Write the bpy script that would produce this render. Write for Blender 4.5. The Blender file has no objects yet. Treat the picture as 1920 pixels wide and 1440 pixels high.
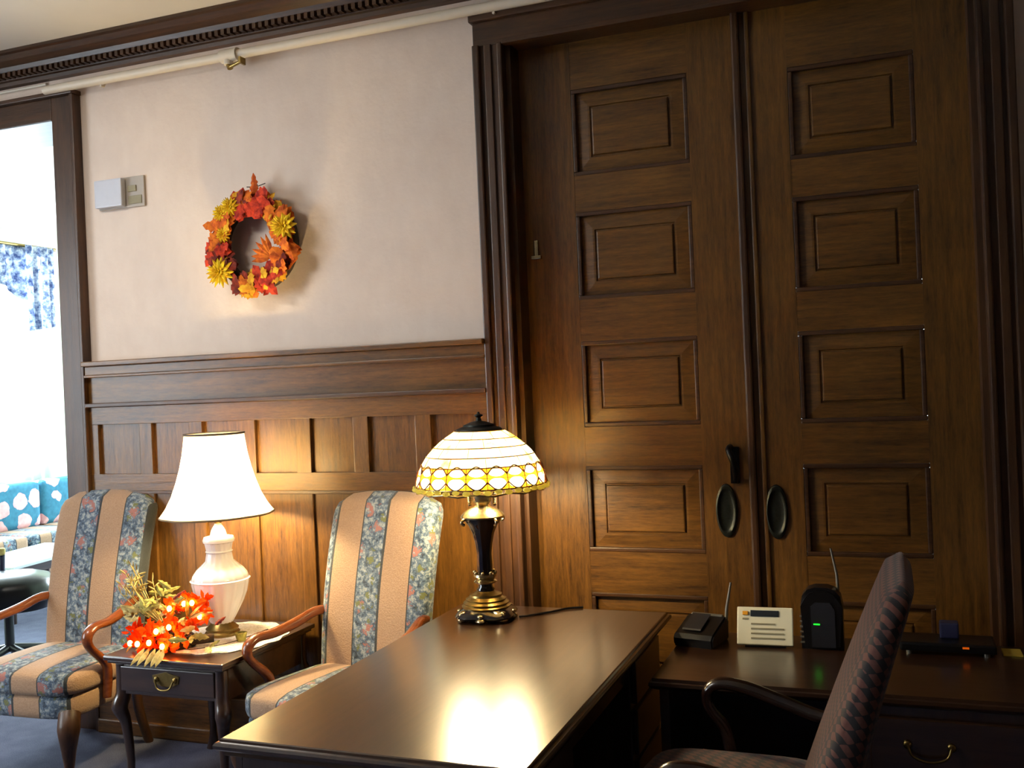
import bpy, bmesh, math, random
from mathutils import Vector, Matrix
R_ = math.radians; PI = math.pi
S = bpy.context.scene; C = bpy.context.collection

# ------------------------------------------------------------------ colours / materials
def lin(h):
    h = h.lstrip('#'); o = []
    for i in (0, 2, 4):
        c = int(h[i:i+2], 16)/255
        o.append(c/12.92 if c <= .04045 else ((c+.055)/1.055)**2.4)
    return (*o, 1)

class NT:
    def __init__(s, name):
        s.m = bpy.data.materials.new(name); s.m.use_nodes = True
        s.t = s.m.node_tree; s.t.nodes.clear()
        s.out = s.t.nodes.new('ShaderNodeOutputMaterial')
    def n(s, typ, ins=None, **kw):
        x = s.t.nodes.new(typ)
        for k, v in kw.items(): setattr(x, k, v)
        for k, v in (ins or {}).items():
            if isinstance(v, bpy.types.NodeSocket): s.t.links.new(v, x.inputs[k])
            else: x.inputs[k].default_value = v
        return x
    def link(s, a, b): s.t.links.new(a, b)
    def math(s, op, a, b=0.0, c=0.0):
        x = s.n('ShaderNodeMath', operation=op)
        for i, v in enumerate((a, b, c)):
            if isinstance(v, bpy.types.NodeSocket): s.t.links.new(v, x.inputs[i])
            else: x.inputs[i].default_value = v
        return x.outputs[0]
    def mix(s, f, a, b):
        x = s.n('ShaderNodeMix', data_type='RGBA')
        for i, v in ((0, f), (6, a), (7, b)):
            if isinstance(v, bpy.types.NodeSocket): s.t.links.new(v, x.inputs[i])
            else: x.inputs[i].default_value = v
        return x.outputs[2]
    def ramp(s, f, stops, interp='LINEAR'):
        x = s.n('ShaderNodeValToRGB'); r = x.color_ramp; r.interpolation = interp
        while len(r.elements) < len(stops): r.elements.new(.5)
        for e, (p, c) in zip(r.elements, stops): e.position = p; e.color = c
        s.t.links.new(f, x.inputs[0]); return x.outputs[0]
    def obj(s, scale=(1, 1, 1), loc=(0, 0, 0)):
        tc = s.n('ShaderNodeTexCoord')
        mp = s.n('ShaderNodeMapping', {'Scale': scale, 'Location': loc}); s.link(tc.outputs['Object'], mp.inputs[0])
        return mp.outputs[0]
    def pbr(s, col, rough=.5, metal=0, bump=None, bs=.2, **kw):
        p = s.n('ShaderNodeBsdfPrincipled')
        for k, v in (('Base Color', col), ('Roughness', rough), ('Metallic', metal)):
            if isinstance(v, bpy.types.NodeSocket): s.link(v, p.inputs[k])
            else: p.inputs[k].default_value = v
        for k, v in kw.items():
            k = k.replace('_', ' ')
            if isinstance(v, bpy.types.NodeSocket): s.link(v, p.inputs[k])
            else: p.inputs[k].default_value = v
        if bump is not None:
            b = s.n('ShaderNodeBump', {'Strength': bs, 'Distance': .01, 'Height': bump}); s.link(b.outputs[0], p.inputs['Normal'])
        s.link(p.outputs[0], s.out.inputs[0]); return s.m

def plain(name, h, rough=.5, metal=0, var=.12, scale=30, **kw):
    t = NT(name); nz = t.n('ShaderNodeTexNoise', {'Vector': t.obj(), 'Scale': scale, 'Detail': 3.0})
    c = lin(h); d = tuple(x*(1-var) for x in c[:3])+(1,); l = tuple(min(1, x*(1+var)) for x in c[:3])+(1,)
    return t.pbr(t.mix(nz.outputs[0], d, l), rough, metal, **kw)

def wood(name, dark, light, axis, rough=.35, fleck=.6, coat=0, streak=1.0, bs=.12):
    t = NT(name)
    sc = [38, 38, 38]; sc[axis] = 2.2
    a = t.n('ShaderNodeTexNoise', {'Vector': t.obj(sc), 'Scale': 1.0*streak, 'Detail': 5.0, 'Roughness': .6, 'Distortion': .3})
    sc2 = [90, 90, 90]; sc2[axis] = 14
    b = t.n('ShaderNodeTexNoise', {'Vector': t.obj(sc2, (3, 1, 7)), 'Scale': 1.3, 'Detail': 3.0, 'Roughness': .7})
    g = t.n('ShaderNodeTexNoise', {'Vector': t.obj((1.2, 1.2, 1.2), (5, 2, 3)), 'Scale': 1.6, 'Detail': 2.0})
    f = t.math('ADD', t.math('MULTIPLY', a.outputs[0], 1-.45*fleck), t.math('MULTIPLY', b.outputs[0], .45*fleck))
    f = t.math('ADD', f, t.math('MULTIPLY', t.math('SUBTRACT', g.outputs[0], .5), .35))
    col = t.ramp(f, [(.32, lin(dark)), (.68, lin(light))])
    return t.pbr(col, rough, bump=f, bs=bs, Coat_Weight=coat, Coat_Roughness=.2)

M = {}
OD, OL = '#3c250e', '#76501f'
for i, ax in enumerate('xyz'):
    M['oak_'+ax] = wood('oak_'+ax, OD, OL, i, .36, 1.0, streak=1.3)
    M['dark_oak_'+ax] = wood('dark_oak_'+ax, '#2a180c', '#50331b', i, .4, .7)
    M['mahog_'+ax] = wood('mahogany_'+ax, '#20120a', '#3b2415', i, .3, .5, coat=1.0, bs=.03)
M['arm_wood'] = wood('chair_arm_wood', '#5a2810', '#8a4a22', 1, .25, .5, coat=.3)
M['black_wood'] = wood('ebonised_wood', '#0e0807', '#24130e', 2, .2, .4, coat=.3)
M['plaster'] = (lambda t: t.pbr(t.mix(t.math('ADD', t.math('MULTIPLY', t.n('ShaderNodeTexNoise', {'Vector': t.obj(), 'Scale': 3.0, 'Detail': 5.0, 'Roughness': .65}).outputs[0], .7), t.math('MULTIPLY', t.n('ShaderNodeTexNoise', {'Vector': t.obj((1, 1, .4)), 'Scale': 18.0, 'Detail': 3.0}).outputs[0], .3)), lin('#cfbaaa'), lin('#ecdccd')), .75, bump=t.n('ShaderNodeTexNoise', {'Vector': t.obj(), 'Scale': 40.0, 'Detail': 4.0}).outputs[0], bs=.15))(NT('plaster_wallpaper'))
M['ceiling'] = plain('ceiling_paint', '#e2dccf', .8, var=.04, scale=6)
M['far_wall'] = plain('far_room_wall', '#c9d2bc', .8, var=.03, scale=5)
M['white_paint'] = plain('cream_paint', '#d6cbb8', .45, var=.05)
M['brass'] = plain('aged_brass', '#8f7a48', .32, 1, var=.35, scale=60)
M['silver'] = plain('antique_silver', '#b9ab86', .22, 1, var=.3, scale=80)
M['bronze'] = plain('dark_bronze', '#2c302d', .4, .8, var=.4, scale=120)
M['iron'] = plain('black_iron', '#121215', .35, .6)
M['black_gloss'] = plain('black_lacquer', '#0d0a10', .12, 0, Coat_Weight=.5)
M['black_plastic'] = plain('black_plastic', '#0c0d10', .3)
M['dark_grey'] = plain('dark_grey_plastic', '#23242a', .35)
M['grey_metal'] = plain('grey_metal', '#77746c', .35, .5)
M['ivory_plastic'] = plain('ivory_plastic', '#e4dfc2', .4, var=.03)
M['grey_plastic'] = plain('thermostat_grey', '#c3c6d0', .4, var=.04)
M['taupe_plastic'] = plain('thermostat_taupe', '#a99f93', .45, var=.05)
M['lcd'] = plain('display_dark', '#20262e', .15)
M['orange_plastic'] = plain('orange_button', '#e09a20', .4)
M['label_grey'] = plain('label_print', '#8c8468', .6)
M['blue_plastic'] = plain('blue_box', '#2a2c48', .4)
M['yellow_paper'] = plain('yellow_slip', '#c2a43a', .6)
M['ceramic'] = plain('pearl_white_glass', '#f6f4fb', .1, var=.03, scale=14, Coat_Weight=.4)
M['lace'] = (lambda t: t.pbr(t.ramp(t.n('ShaderNodeTexVoronoi', {'Vector': t.obj(), 'Scale': 90.0}).outputs[0], [(.2, lin('#d8d2c6')), (.5, lin('#f6f2ea'))]), .8, bump=t.n('ShaderNodeTexVoronoi', {'Vector': t.obj(), 'Scale': 90.0}).outputs[0], bs=.5))(NT('white_lace'))
def emis(name, h, st):
    t = NT(name); e = t.n('ShaderNodeEmission', {'Color': lin(h), 'Strength': st}); t.link(e.outputs[0], t.out.inputs[0]); return t.m
M['bulb'] = emis('lit_bulb', '#ffe4b0', 800)
M['mini_bulb'] = emis('lit_mini_bulb', '#ff9a3c', 60)
M['led_green'] = emis('green_led', '#20ff30', 2)
M['led_orange'] = emis('orange_led', '#ff6a10', .5)

def translucent(name, col, w=.6, rough=.5, tint=None):
    t = NT(name)
    c = lin(col) if isinstance(col, str) else col(t)
    d = t.n('ShaderNodeBsdfDiffuse', {'Color': c}); tr = t.n('ShaderNodeBsdfTranslucent', {'Color': c})
    m = t.n('ShaderNodeMixShader', {0: w}); t.link(d.outputs[0], m.inputs[1]); t.link(tr.outputs[0], m.inputs[2])
    t.link(m.outputs[0], t.out.inputs[0]); return t.m
M['shade_cloth'] = translucent('lampshade_cloth', '#fbf3e4', .65)
M['shade_trim'] = plain('lampshade_trim', '#8c7a5c', .7)
M['shade_trim_dark'] = plain('lampshade_top_trim', '#5a5048', .7)
M['amber'] = translucent('amber_glass', lambda t: t.ramp(t.n('ShaderNodeTexNoise', {'Vector': t.obj(), 'Scale': 14.0, 'Detail': 3.0}).outputs[0], [(.35, lin('#ffb838')), (.5, lin('#ffda84')), (.7, lin('#fff0c4'))]), .8)
M['jewel'] = translucent('clear_jewel_glass', '#fff8e6', .85)
def jewel_band(t):
    s = t.n('ShaderNodeSeparateXYZ', {0: t.obj()})
    th = t.math('ARCTAN2', s.outputs[1], s.outputs[0])
    u = t.math('SUBTRACT', t.math('FRACT', t.math('ADD', t.math('MULTIPLY', th, 20/(2*PI)), 20.0)), .5)
    def ell(zc, hz, hu):
        return t.math('ADD', t.math('POWER', t.math('DIVIDE', t.math('ABSOLUTE', u), hu), 2.0), t.math('POWER', t.math('DIVIDE', t.math('ABSOLUTE', t.math('SUBTRACT', s.outputs[2], zc-.76)), hz), 2.0))
    inside = t.math('LESS_THAN', t.math('MINIMUM', ell(1.322, .013, .40), ell(1.285, .019, .42)), 1.0)
    return t.mix(inside, lin('#c86a12'), lin('#fff6dc'))
M['jewel_amber'] = translucent('jewelled_amber_glass', jewel_band, .85)
M['bead'] = translucent('green_bead_glass', '#eeeaa0', .85)
M['lead'] = plain('lead_came', '#4a2a0c', .45, .4)
M['sheer'] = translucent('sheer_curtain', '#f4f8f6', .75)
M['orange_petal'] = translucent('orange_silk_leaf', '#f87020', .45)
M['red_petal'] = translucent('red_silk_leaf', '#e03a0c', .4)

def petal(name, a, b): return plain(name, a, .7) if not b else (lambda t: t.pbr(t.ramp(t.n('ShaderNodeTexNoise', {'Vector': t.obj(), 'Scale': 35.0, 'Detail': 2.0}).outputs[0], [(.38, lin(a)), (.62, lin(b))]), .9))(NT(name))
M['leaf_red'] = petal('leaf_red', '#8c1608', '#d8401a')
M['leaf_orange'] = petal('leaf_orange', '#b84a0a', '#e87a14')
M['leaf_rust'] = petal('leaf_rust', '#5c1c14', '#983014')
M['leaf_gold'] = petal('leaf_gold', '#d08a10', '#e8b424')
M['flower_yellow'] = petal('flower_yellow', '#d9a808', '#f0d020')
M['leaf_dark'] = petal('vine_dark', '#1c1410', '#3c2c1c')
M['leaf_tan'] = petal('leaf_tan', '#9a8850', '#c8b878')
M['leaf_olive'] = petal('leaf_olive', '#6c6428', '#a8a050')

def floral(t, v, base_a, base_b):
    n1 = t.n('ShaderNodeTexNoise', {'Vector': v, 'Scale': 45.0, 'Detail': 4.0, 'Roughness': .7})
    c = t.ramp(n1.outputs[0], [(.36, lin(base_a)), (.5, lin(base_b)), (.62, lin('#9aa2a2'))])
    vo = t.n('ShaderNodeTexVoronoi', {'Vector': v, 'Scale': 11.0})
    f = t.math('LESS_THAN', t.math('ADD', vo.outputs[0], t.math('MULTIPLY', n1.outputs[0], 1.3)), .88)
    c = t.mix(f, c, lin('#9c665e'))
    vo2 = t.n('ShaderNodeTexVoronoi', {'Vector': v, 'Scale': 17.0})
    f2 = t.math('LESS_THAN', t.math('ADD', vo2.outputs[0], t.math('MULTIPLY', n1.outputs[0], 1.3)), .86)
    return t.mix(f2, c, lin('#64693e'))
def stripe_fabric(name, off, period=.268, duty=.47):
    t = NT(name); v = t.obj(); sx = t.n('ShaderNodeSeparateXYZ', {0: v})
    ph = t.math('FRACT', t.math('ADD', t.math('DIVIDE', t.math('SUBTRACT', sx.outputs[0], off), period), 10.0+duty/2))
    isb = t.math('LESS_THAN', ph, duty)
    edge = t.math('LESS_THAN', t.math('ABSOLUTE', t.math('SUBTRACT', t.math('ABSOLUTE', t.math('SUBTRACT', ph, duty/2)), duty/2)), .022)
    w = t.n('ShaderNodeTexNoise', {'Vector': v, 'Scale': 160.0, 'Detail': 2.0})
    tan = t.mix(w.outputs[0], lin('#8d6e53'), lin('#b59476'))
    blue = floral(t, v, '#1c2c3c', '#50657a')
    c = t.mix(isb, tan, blue); c = t.mix(edge, c, lin('#2a3034'))
    return t.pbr(c, .85, bump=w.outputs[0], bs=.3, Sheen_Weight=.2)
M['stripe_a'] = stripe_fabric('striped_tapestry', -.02)
M['stripe_b'] = stripe_fabric('striped_tapestry_shifted', -.065)
M['sofa_seat'] = stripe_fabric('sofa_striped_fabric', 0, .26, .5)
def sofa_floral():
    t = NT('sofa_floral_fabric'); v = t.obj((1, 1, 1))
    vo = t.n('ShaderNodeTexVoronoi', {'Vector': v, 'Scale': 4.6, 'Randomness': .45})
    n0 = t.n('ShaderNodeTexNoise', {'Vector': v, 'Scale': 9.0, 'Detail': 3.0})
    f = t.math('LESS_THAN', t.math('ADD', vo.outputs[0], t.math('MULTIPLY', n0.outputs[0], .5)), .62)
    n = t.n('ShaderNodeTexNoise', {'Vector': v, 'Scale': 22.0})
    return t.pbr(t.mix(f, t.mix(n.outputs[0], lin('#1c5470'), lin('#3f8aa6')), t.mix(n.outputs[0], lin('#c88a90'), lin('#e8c0c0'))), .9)
M['sofa_floral'] = sofa_floral()
def valance_mat():
    t = NT('valance_print'); n = t.n('ShaderNodeTexNoise', {'Vector': t.obj(), 'Scale': 14.0, 'Detail': 4.0, 'Roughness': .7})
    c = t.ramp(n.outputs[0], [(.38, lin('#4c5a86')), (.5, lin('#9aa6c0')), (.6, lin('#d8dce0'))])
    d = t.n('ShaderNodeBsdfDiffuse', {'Color': c}); tr = t.n('ShaderNodeBsdfTranslucent', {'Color': c})
    m = t.n('ShaderNodeMixShader', {0: .35}); t.link(d.outputs[0], m.inputs[1]); t.link(tr.outputs[0], m.inputs[2]); t.link(m.outputs[0], t.out.inputs[0]); return t.m
M['valance'] = valance_mat()
def diamond():
    t = NT('maroon_diamond_upholstery'); v = t.obj(); s = t.n('ShaderNodeSeparateXYZ', {0: v})
    k = 105.0
    p = t.math('ADD', s.outputs[2], t.math('MULTIPLY', s.outputs[0], .7)); q_ = t.math('ADD', s.outputs[1], t.math('MULTIPLY', s.outputs[0], .9))
    a = t.math('SINE', t.math('MULTIPLY', t.math('ADD', p, q_), k))
    b = t.math('SINE', t.math('MULTIPLY', t.math('SUBTRACT', p, q_), k))
    f = t.math('GREATER_THAN', t.math('MULTIPLY', a, b), .02)
    f = t.math('MULTIPLY', f, 1.0)
    n = t.n('ShaderNodeTexNoise', {'Vector': v, 'Scale': 120.0})
    return t.pbr(t.mix(f, lin('#100a0e'), t.mix(n.outputs[0], lin('#47241c'), lin('#653a2e'))), .85, Sheen_Weight=.15)
M['diamond'] = diamond()
def carpet():
    t = NT('blue_carpet'); n = t.n('ShaderNodeTexNoise', {'Vector': t.obj(), 'Scale': 220.0, 'Detail': 2.0}); g = t.n('ShaderNodeTexNoise', {'Vector': t.obj(), 'Scale': 9.0, 'Detail': 3.0})
    f = t.math('ADD', t.math('MULTIPLY', n.outputs[0], .6), t.math('MULTIPLY', g.outputs[0], .4))
    return t.pbr(t.ramp(f, [(.35, lin('#3a3f58')), (.65, lin('#5c6078'))]), .95, bump=n.outputs[0], bs=.4)
M['carpet'] = carpet()
M['glass'] = (lambda t: t.pbr((1, 1, 1, 1), 0, Transmission_Weight=1.0, IOR=1.02))(NT('window_glass'))
M['table_glass'] = plain('white_glossy_top', '#cfd6dc', .08, var=.03)

# ------------------------------------------------------------------ mesh builder
class MB:
    def __init__(s): s.b = bmesh.new()
    def box(s, x0, x1, y0, y1, z0, z1, bev=0):
        vs = [s.b.verts.new(p) for p in ((x0,y0,z0),(x1,y0,z0),(x1,y1,z0),(x0,y1,z0),(x0,y0,z1),(x1,y0,z1),(x1,y1,z1),(x0,y1,z1))]
        fs = [s.b.faces.new([vs[i] for i in q]) for q in ((3,2,1,0),(4,5,6,7),(0,1,5,4),(1,2,6,5),(2,3,7,6),(3,0,4,7))]
        if bev:
            es = list({e for f in fs for e in f.edges})
            bmesh.ops.bevel(s.b, geom=es, offset=bev, segments=2, affect='EDGES', profile=.6)
        return s
    def loft(s, rings, closed=True, cap=True):
        R = [[s.b.verts.new(p) for p in r] for r in rings]
        n = len(R[0])
        for a, b in zip(R, R[1:]):
            for i in range(n if closed else n-1):
                j = (i+1) % n
                s.b.faces.new((a[i], a[j], b[j], b[i]))
        if cap and closed:
            s.b.faces.new(R[0][::-1]); s.b.faces.new(R[-1])
        return s
    def lathe(s, prof, c=(0, 0), n=32, rib=0, ribn=8, cap=True, sq=0):
        rings = []
        for r, z in prof:
            ring = []
            for i in range(n):
                a = 2*PI*i/n; rr = r*(1+rib*abs(math.cos(a*ribn/2))-rib)
                if sq: rr = r*(1+sq*(math.cos(4*a+PI))*.5)
                ring.append((c[0]+rr*math.cos(a), c[1]+rr*math.sin(a), z))
            rings.append(ring)
        return s.loft(rings, cap=cap)
    def tube(s, pts, rad, n=10, ry=None, up=(0, 0, 1), closed=False):
        pts = [Vector(p) for p in pts]; m = len(pts)
        if not hasattr(rad, '__len__'): rad = [rad]*m
        ry = ry or rad
        if not hasattr(ry, '__len__'): ry = [ry]*m
        rings = []; prev = None
        for i, p in enumerate(pts):
            if closed: d = pts[(i+1) % m]-pts[i-1]
            else: d = pts[min(i+1, m-1)]-pts[max(i-1, 0)]
            d.normalize()
            if prev is None:
                u = Vector(up); u = u-d*u.dot(d)
                if u.length < 1e-3: u = Vector((1, 0, 0)); u = u-d*u.dot(d)
            else: u = prev-d*prev.dot(d)
            u.normalize(); prev = u; v = d.cross(u)
            rings.append([p+u*rad[i]*math.cos(2*PI*k/n)+v*ry[i]*math.sin(2*PI*k/n) for k in range(n)])
        if closed: rings.append(rings[0])
        if closed:
            R = [[s.b.verts.new(q) for q in r] for r in rings[:-1]]
            for i in range(m):
                a, b = R[i], R[(i+1) % m]
                for k in range(n): s.b.faces.new((a[k], a[(k+1) % n], b[(k+1) % n], b[k]))
            return s
        return s.loft(rings)
    def prism(s, poly, h0, h1, axis='z', bev=0):
        def P(a, b, h): return {'z': (a, b, h), 'y': (a, h, b), 'x': (h, a, b)}[axis]
        A = [s.b.verts.new(P(a, b, h0)) for a, b in poly]; B = [s.b.verts.new(P(a, b, h1)) for a, b in poly]
        n = len(poly); fs = [s.b.faces.new(A[::-1]), s.b.faces.new(B)]
        for i in range(n): fs.append(s.b.faces.new((A[i], A[(i+1) % n], B[(i+1) % n], B[i])))
        if bev: bmesh.ops.bevel(s.b, geom=list({e for f in fs[:2] for e in f.edges}), offset=bev, segments=2, affect='EDGES')
        return s
    def sphere(s, c, r, seg=12):
        bmesh.ops.create_uvsphere(s.b, u_segments=seg, v_segments=max(6, seg//2), radius=1, matrix=Matrix.Translation(c) @ Matrix.Diagonal((*(r if hasattr(r, '__len__') else (r,)*3), 1))); return s
    def leaf(s, c, d, nrm, L, W, lobes=1, curl=.15):
        d = Vector(d).normalized(); nrm = Vector(nrm); nrm = (nrm-d*nrm.dot(d)).normalized(); w = d.cross(nrm); c = Vector(c)
        th = .0012
        ol = [(0, .05), (.18, .42), (.3, .3), (.45, .5), (.6, .28), (.75, .3), (1, 0)] if lobes else [(0, .05), (.25, .42), (.55, .5), (.8, .25), (1, 0)]
        for sg in (1, -1):
            top = [s.b.verts.new(c+d*L*a+w*sg*W*b-nrm*curl*L*(a*a+b*.8)) for a, b in ol]
            mid = [s.b.verts.new(c+d*L*a+nrm*(-curl*L*a*a+th)) for a, b in ol]
            for i in range(len(ol)-1):
                try: s.b.faces.new((mid[i], mid[i+1], top[i+1], top[i]))
                except ValueError: pass
        return s
    def xf(s, m):
        bmesh.ops.transform(s.b, matrix=m, verts=s.b.verts); return s
    def build(s, name, mat, parent=None, smooth=None, thick=0):
        bmesh.ops.remove_doubles(s.b, verts=s.b.verts, dist=1e-5)
        if not thick: bmesh.ops.recalc_face_normals(s.b, faces=s.b.faces)
        me = bpy.data.meshes.new(name); s.b.to_mesh(me); s.b.free()
        o = bpy.data.objects.new(name, me); C.objects.link(o)
        me.materials.append(M[mat] if isinstance(mat, str) else mat)
        if smooth is not None:
            for p in me.polygons: p.use_smooth = True
            if smooth < 180:
                try: me.set_sharp_from_angle(angle=R_(smooth))
                except Exception: pass
        if thick:
            md = o.modifiers.new('thickness', 'SOLIDIFY'); md.thickness = thick; md.offset = 0
        if parent: o.parent = parent
        return o

def tag(o, label=None, cat=None, group=None, kind=None):
    if label: o['label'] = label
    if cat: o['category'] = cat
    if group: o['group'] = group
    if kind: o['kind'] = kind
    return o
def thing(name, label, cat, loc=(0, 0, 0), rz=0, group=None):
    o = bpy.data.objects.new(name, None); C.objects.link(o); o.empty_display_size = .1
    o.location = loc; o.rotation_euler = (0, 0, rz); return tag(o, label, cat, group)
def struct(o): o['kind'] = 'structure'; return o
def sroot(name):
    o = bpy.data.objects.new(name, None); C.objects.link(o); o.empty_display_size = .1; return struct(o)
def smooth_path(pts, n=6):
    P = [Vector(p) for p in pts]; out = []
    for i in range(len(P)-1):
        a, b, c, d = P[max(i-1, 0)], P[i], P[i+1], P[min(i+2, len(P)-1)]
        for k in range(n):
            t = k/n
            out.append(.5*((2*b)+(c-a)*t+(2*a-5*b+4*c-d)*t*t+(3*b-a-3*c+d)*t**3))
    out.append(P[-1]); return out
def lerp_list(v, n):
    out = []
    for i in range(len(v)-1):
        for k in range(n): out.append(v[i]+(v[i+1]-v[i])*k/n)
    return out+[v[-1]]

# ------------------------------------------------------------------ SETTING
D = 3.85; CEIL = 3.385
PX0, PX1 = -1.43, .335           # door opening
LX1 = -3.845; LX0 = -5.45        # opening to the far room
OT = 3.055                       # head of the openings
struct(MB().box(-8.6, 2.6, -3.6, 11.2, -.1, 0).build('floor', 'carpet'))
struct(MB().box(-8.6, 2.6, -3.6, 11.2, CEIL, CEIL+.1).build('ceiling', 'ceiling'))
w = MB()
w.box(LX1, PX0, D, D+.06, 0, CEIL).box(PX0, PX1, D, D+.06, 3.06, CEIL).box(PX1, 2.4, D, D+.06, 0, CEIL)
w.box(LX0, LX1, D, D+.06, OT, CEIL).box(-6.0, LX0, D, D+.06, 0, CEIL)
struct(w.build('wall_back', 'plaster'))
w = MB()                         # far-room face of the same partition
w.box(LX1, -2.6, 4.1, 4.16, 0, CEIL).box(LX0, LX1, 4.1, 4.16, OT, CEIL).box(-8.2, LX0, 4.1, 4.16, 0, CEIL)
struct(w.build('wall_partition', 'far_wall'))
w = MB()                         # left wall of this room, with a window hole
WY0, WY1, WZ0, WZ1 = -.4, 1.9, .8, 2.9
w.box(-6.1, -6.0, -3.1, WY0, 0, CEIL).box(-6.1, -6.0, WY1, D, 0, CEIL).box(-6.1, -6.0, WY0, WY1, 0, WZ0).box(-6.1, -6.0, WY0, WY1, WZ1, CEIL)
struct(w.build('wall_left', 'plaster'))
struct(MB().box(2.4, 2.5, -3.1, D+.2, 0, CEIL).build('wall_right', 'oak_z'))
struct(MB().box(-6.1, 2.5, -3.2, -3.1, 0, CEIL).build('wall_front', 'oak_z'))
FY0, FY1 = 5.3, 7.74
w = MB()
w.box(-8.3, -8.2, 4.1, FY0, 0, CEIL).box(-8.3, -8.2, FY1, 10.9, 0, CEIL).box(-8.3, -8.2, FY0, FY1, 0, .8).box(-8.3, -8.2, FY0, FY1, 3.2, CEIL)
struct(w.build('wall_far_left', 'far_wall'))
struct(MB().box(-8.3, -2.6, 10.9, 11.0, 0, CEIL).build('wall_far_back', 'far_wall'))
struct(MB().box(-2.6, -2.5, 4.1, 11.0, 0, CEIL).build('wall_far_right', 'far_wall'))

def window(name, x, y0, y1, z0, z1, nx=2):
    r = sroot(name); f = MB(); t = .06
    f.box(x-.05, x+.05, y0, y0+t, z0, z1).box(x-.05, x+.05, y1-t, y1, z0, z1).box(x-.05, x+.05, y0+t, y1-t, z0, z0+t).box(x-.05, x+.05, y0+t, y1-t, z1-t, z1)
    f.box(x-.03, x+.03, y0+t, y1-t, (z0+z1)/2-.025, (z0+z1)/2+.025)
    for k in range(1, nx): f.box(x-.04, x+.04, y0+(y1-y0)*k/nx-.03, y0+(y1-y0)*k/nx+.03, z0+t, z1-t)
    f.build('window_frame', 'white_paint', r)
    MB().box(x-.006, x+.006, y0+t, y1-t, z0+t, z1-t).build('pane', 'glass', r)
    MB().box(x-.02, x+.12, y0-.08, y1+.08, z0-.04, z0).build('window_sill', 'white_paint', r)
window('window_1', -8.25, FY0, FY1, .8, 3.2)
window('window_2', -6.05, WY0, WY1, WZ0, WZ1)

# crown moulding
cr = sroot('trim_crown')
prof = [(3.85, 3.25), (3.815, 3.25), (3.812, 3.268), (3.80, 3.272), (3.795, 3.30), (3.775, 3.305), (3.765, 3.325), (3.735, 3.345), (3.715, 3.365), (3.70, 3.37), (3.70, CEIL), (3.85, CEIL)]
MB().prism(prof, -6.0, 2.4, 'x').build('crown_profile', 'dark_oak_x', cr)
d = MB(); x = -5.6
while x < .5: d.box(x, x+.018, 3.762, 3.80, 3.276, 3.30); x += .034
d.build('dentil_band', 'dark_oak_x', cr)
# casing of the opening to the far room
c = sroot('trim_opening')
m = MB().box(-3.845, -3.70, 3.81, 4.19, 0, 3.15, .006); m.box(-3.715, -3.695, 3.795, 3.86, 0, 3.15, .004); m.build('side_casing', 'dark_oak_z', c)
m = MB().box(-5.45, -3.845, 3.81, 4.19, OT-.02, 3.15, .006).box(-5.6, -3.69, 3.785, 3.86, 3.15, 3.172, .004); m.build('head_casing', 'dark_oak_x', c)
MB().box(-5.6, -5.45, 3.81, 4.19, 0, 3.15, .006).build('side_casing', 'dark_oak_z', c)
# casing of the double doors
c = sroot('trim_door_casing')
def casing_side(x0, x1, s):
    m = MB()
    m.box(x0, x1, 3.815, 3.86, 0, 3.04, .004)
    o = x0 if s < 0 else x1
    m.box(min(o, o-s*.03), max(o, o-s*.03), 3.795, 3.83, 0, 3.04, .006)
    i = x1 if s < 0 else x0
    m.box(min(i, i+s*.022), max(i, i+s*.022), 3.80, 3.83, 0, 3.04, .006)
    mid = (x0+x1)/2
    m.box(mid-.016, mid+.016, 3.806, 3.83, 0, 3.04, .004)
    m.box(min(i, i-s*.02), max(i, i-s*.02), 3.85, 4.09, 0, 3.05)       # jamb
    m.build('side_casing', 'dark_oak_z', c)
casing_side(-1.56, -1.43, -1); casing_side(.335, .455, 1)
m = MB().box(-1.56, .455, 3.812, 3.86, 3.035, 3.15, .004).box(-1.57, .465, 3.79, 3.85, 3.135, 3.17, .006).box(-1.43, .335, 3.80, 3.83, 3.03, 3.052, .004).box(-1.41, .32, 3.86, 4.09, 3.04, 3.06)
m.build('head_casing', 'dark_oak_x', c)

# wainscot
def wainscot(name, x0, x1, stiles):
    r = sroot(name)
    MB().box(x0, x1, 3.838, 3.85, .2, 1.62).build('backing_panel', 'oak_z', r)
    m = MB().box(x0, x1, 3.775, 3.85, 1.80, 1.824, .004).box(x0, x1, 3.80, 3.85, 1.755, 1.80, .004).box(x0, x1, 3.792, 3.85, 1.744, 1.757, .003)
    m.build('cap_rail', 'oak_x', r)
    MB().box(x0, x1, 3.822, 3.85, 1.618, 1.744).build('frieze_board', 'oak_x', r)
    MB().box(x0, x1, 3.79, 3.85, 1.598, 1.618, .004).build('lower_moulding', 'dark_oak_x', r)
    m = MB().box(x0, x1, 3.818, 3.85, 1.512, 1.598, .002); m.build('top_rail', 'oak_x', r)
    MB().box(x0, x1, 3.818, 3.85, 1.186, 1.268, .002).build('middle_rail', 'oak_x', r)
    MB().box(x0, x1, 3.818, 3.85, .24, .34, .002).build('bottom_rail', 'oak_x', r)
    m = MB().box(x0, x1, 3.81, 3.84, 1.172, 1.187, .003); m.build('panel_moulding', 'dark_oak_x', r)
    for s in stiles:
        MB().box(s-.038, s+.038, 3.820, 3.85, 1.26, 1.52, .003).build('upper_stile', 'oak_z', r)
        MB().box(s-.036, s+.036, 3.826, 3.85, .33, 1.18, .006).build('lower_stile', 'oak_z', r)
    for a, b in ((x0, x0+.05), (x1-.04, x1)):
        MB().box(a, b, 3.819, 3.85, .33, 1.52).build('end_stile', 'oak_z', r)
wainscot('trim_wainscot', -3.695, -1.56, [-3.355, -3.06, -2.765, -2.47, -2.175, -1.87])
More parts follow.
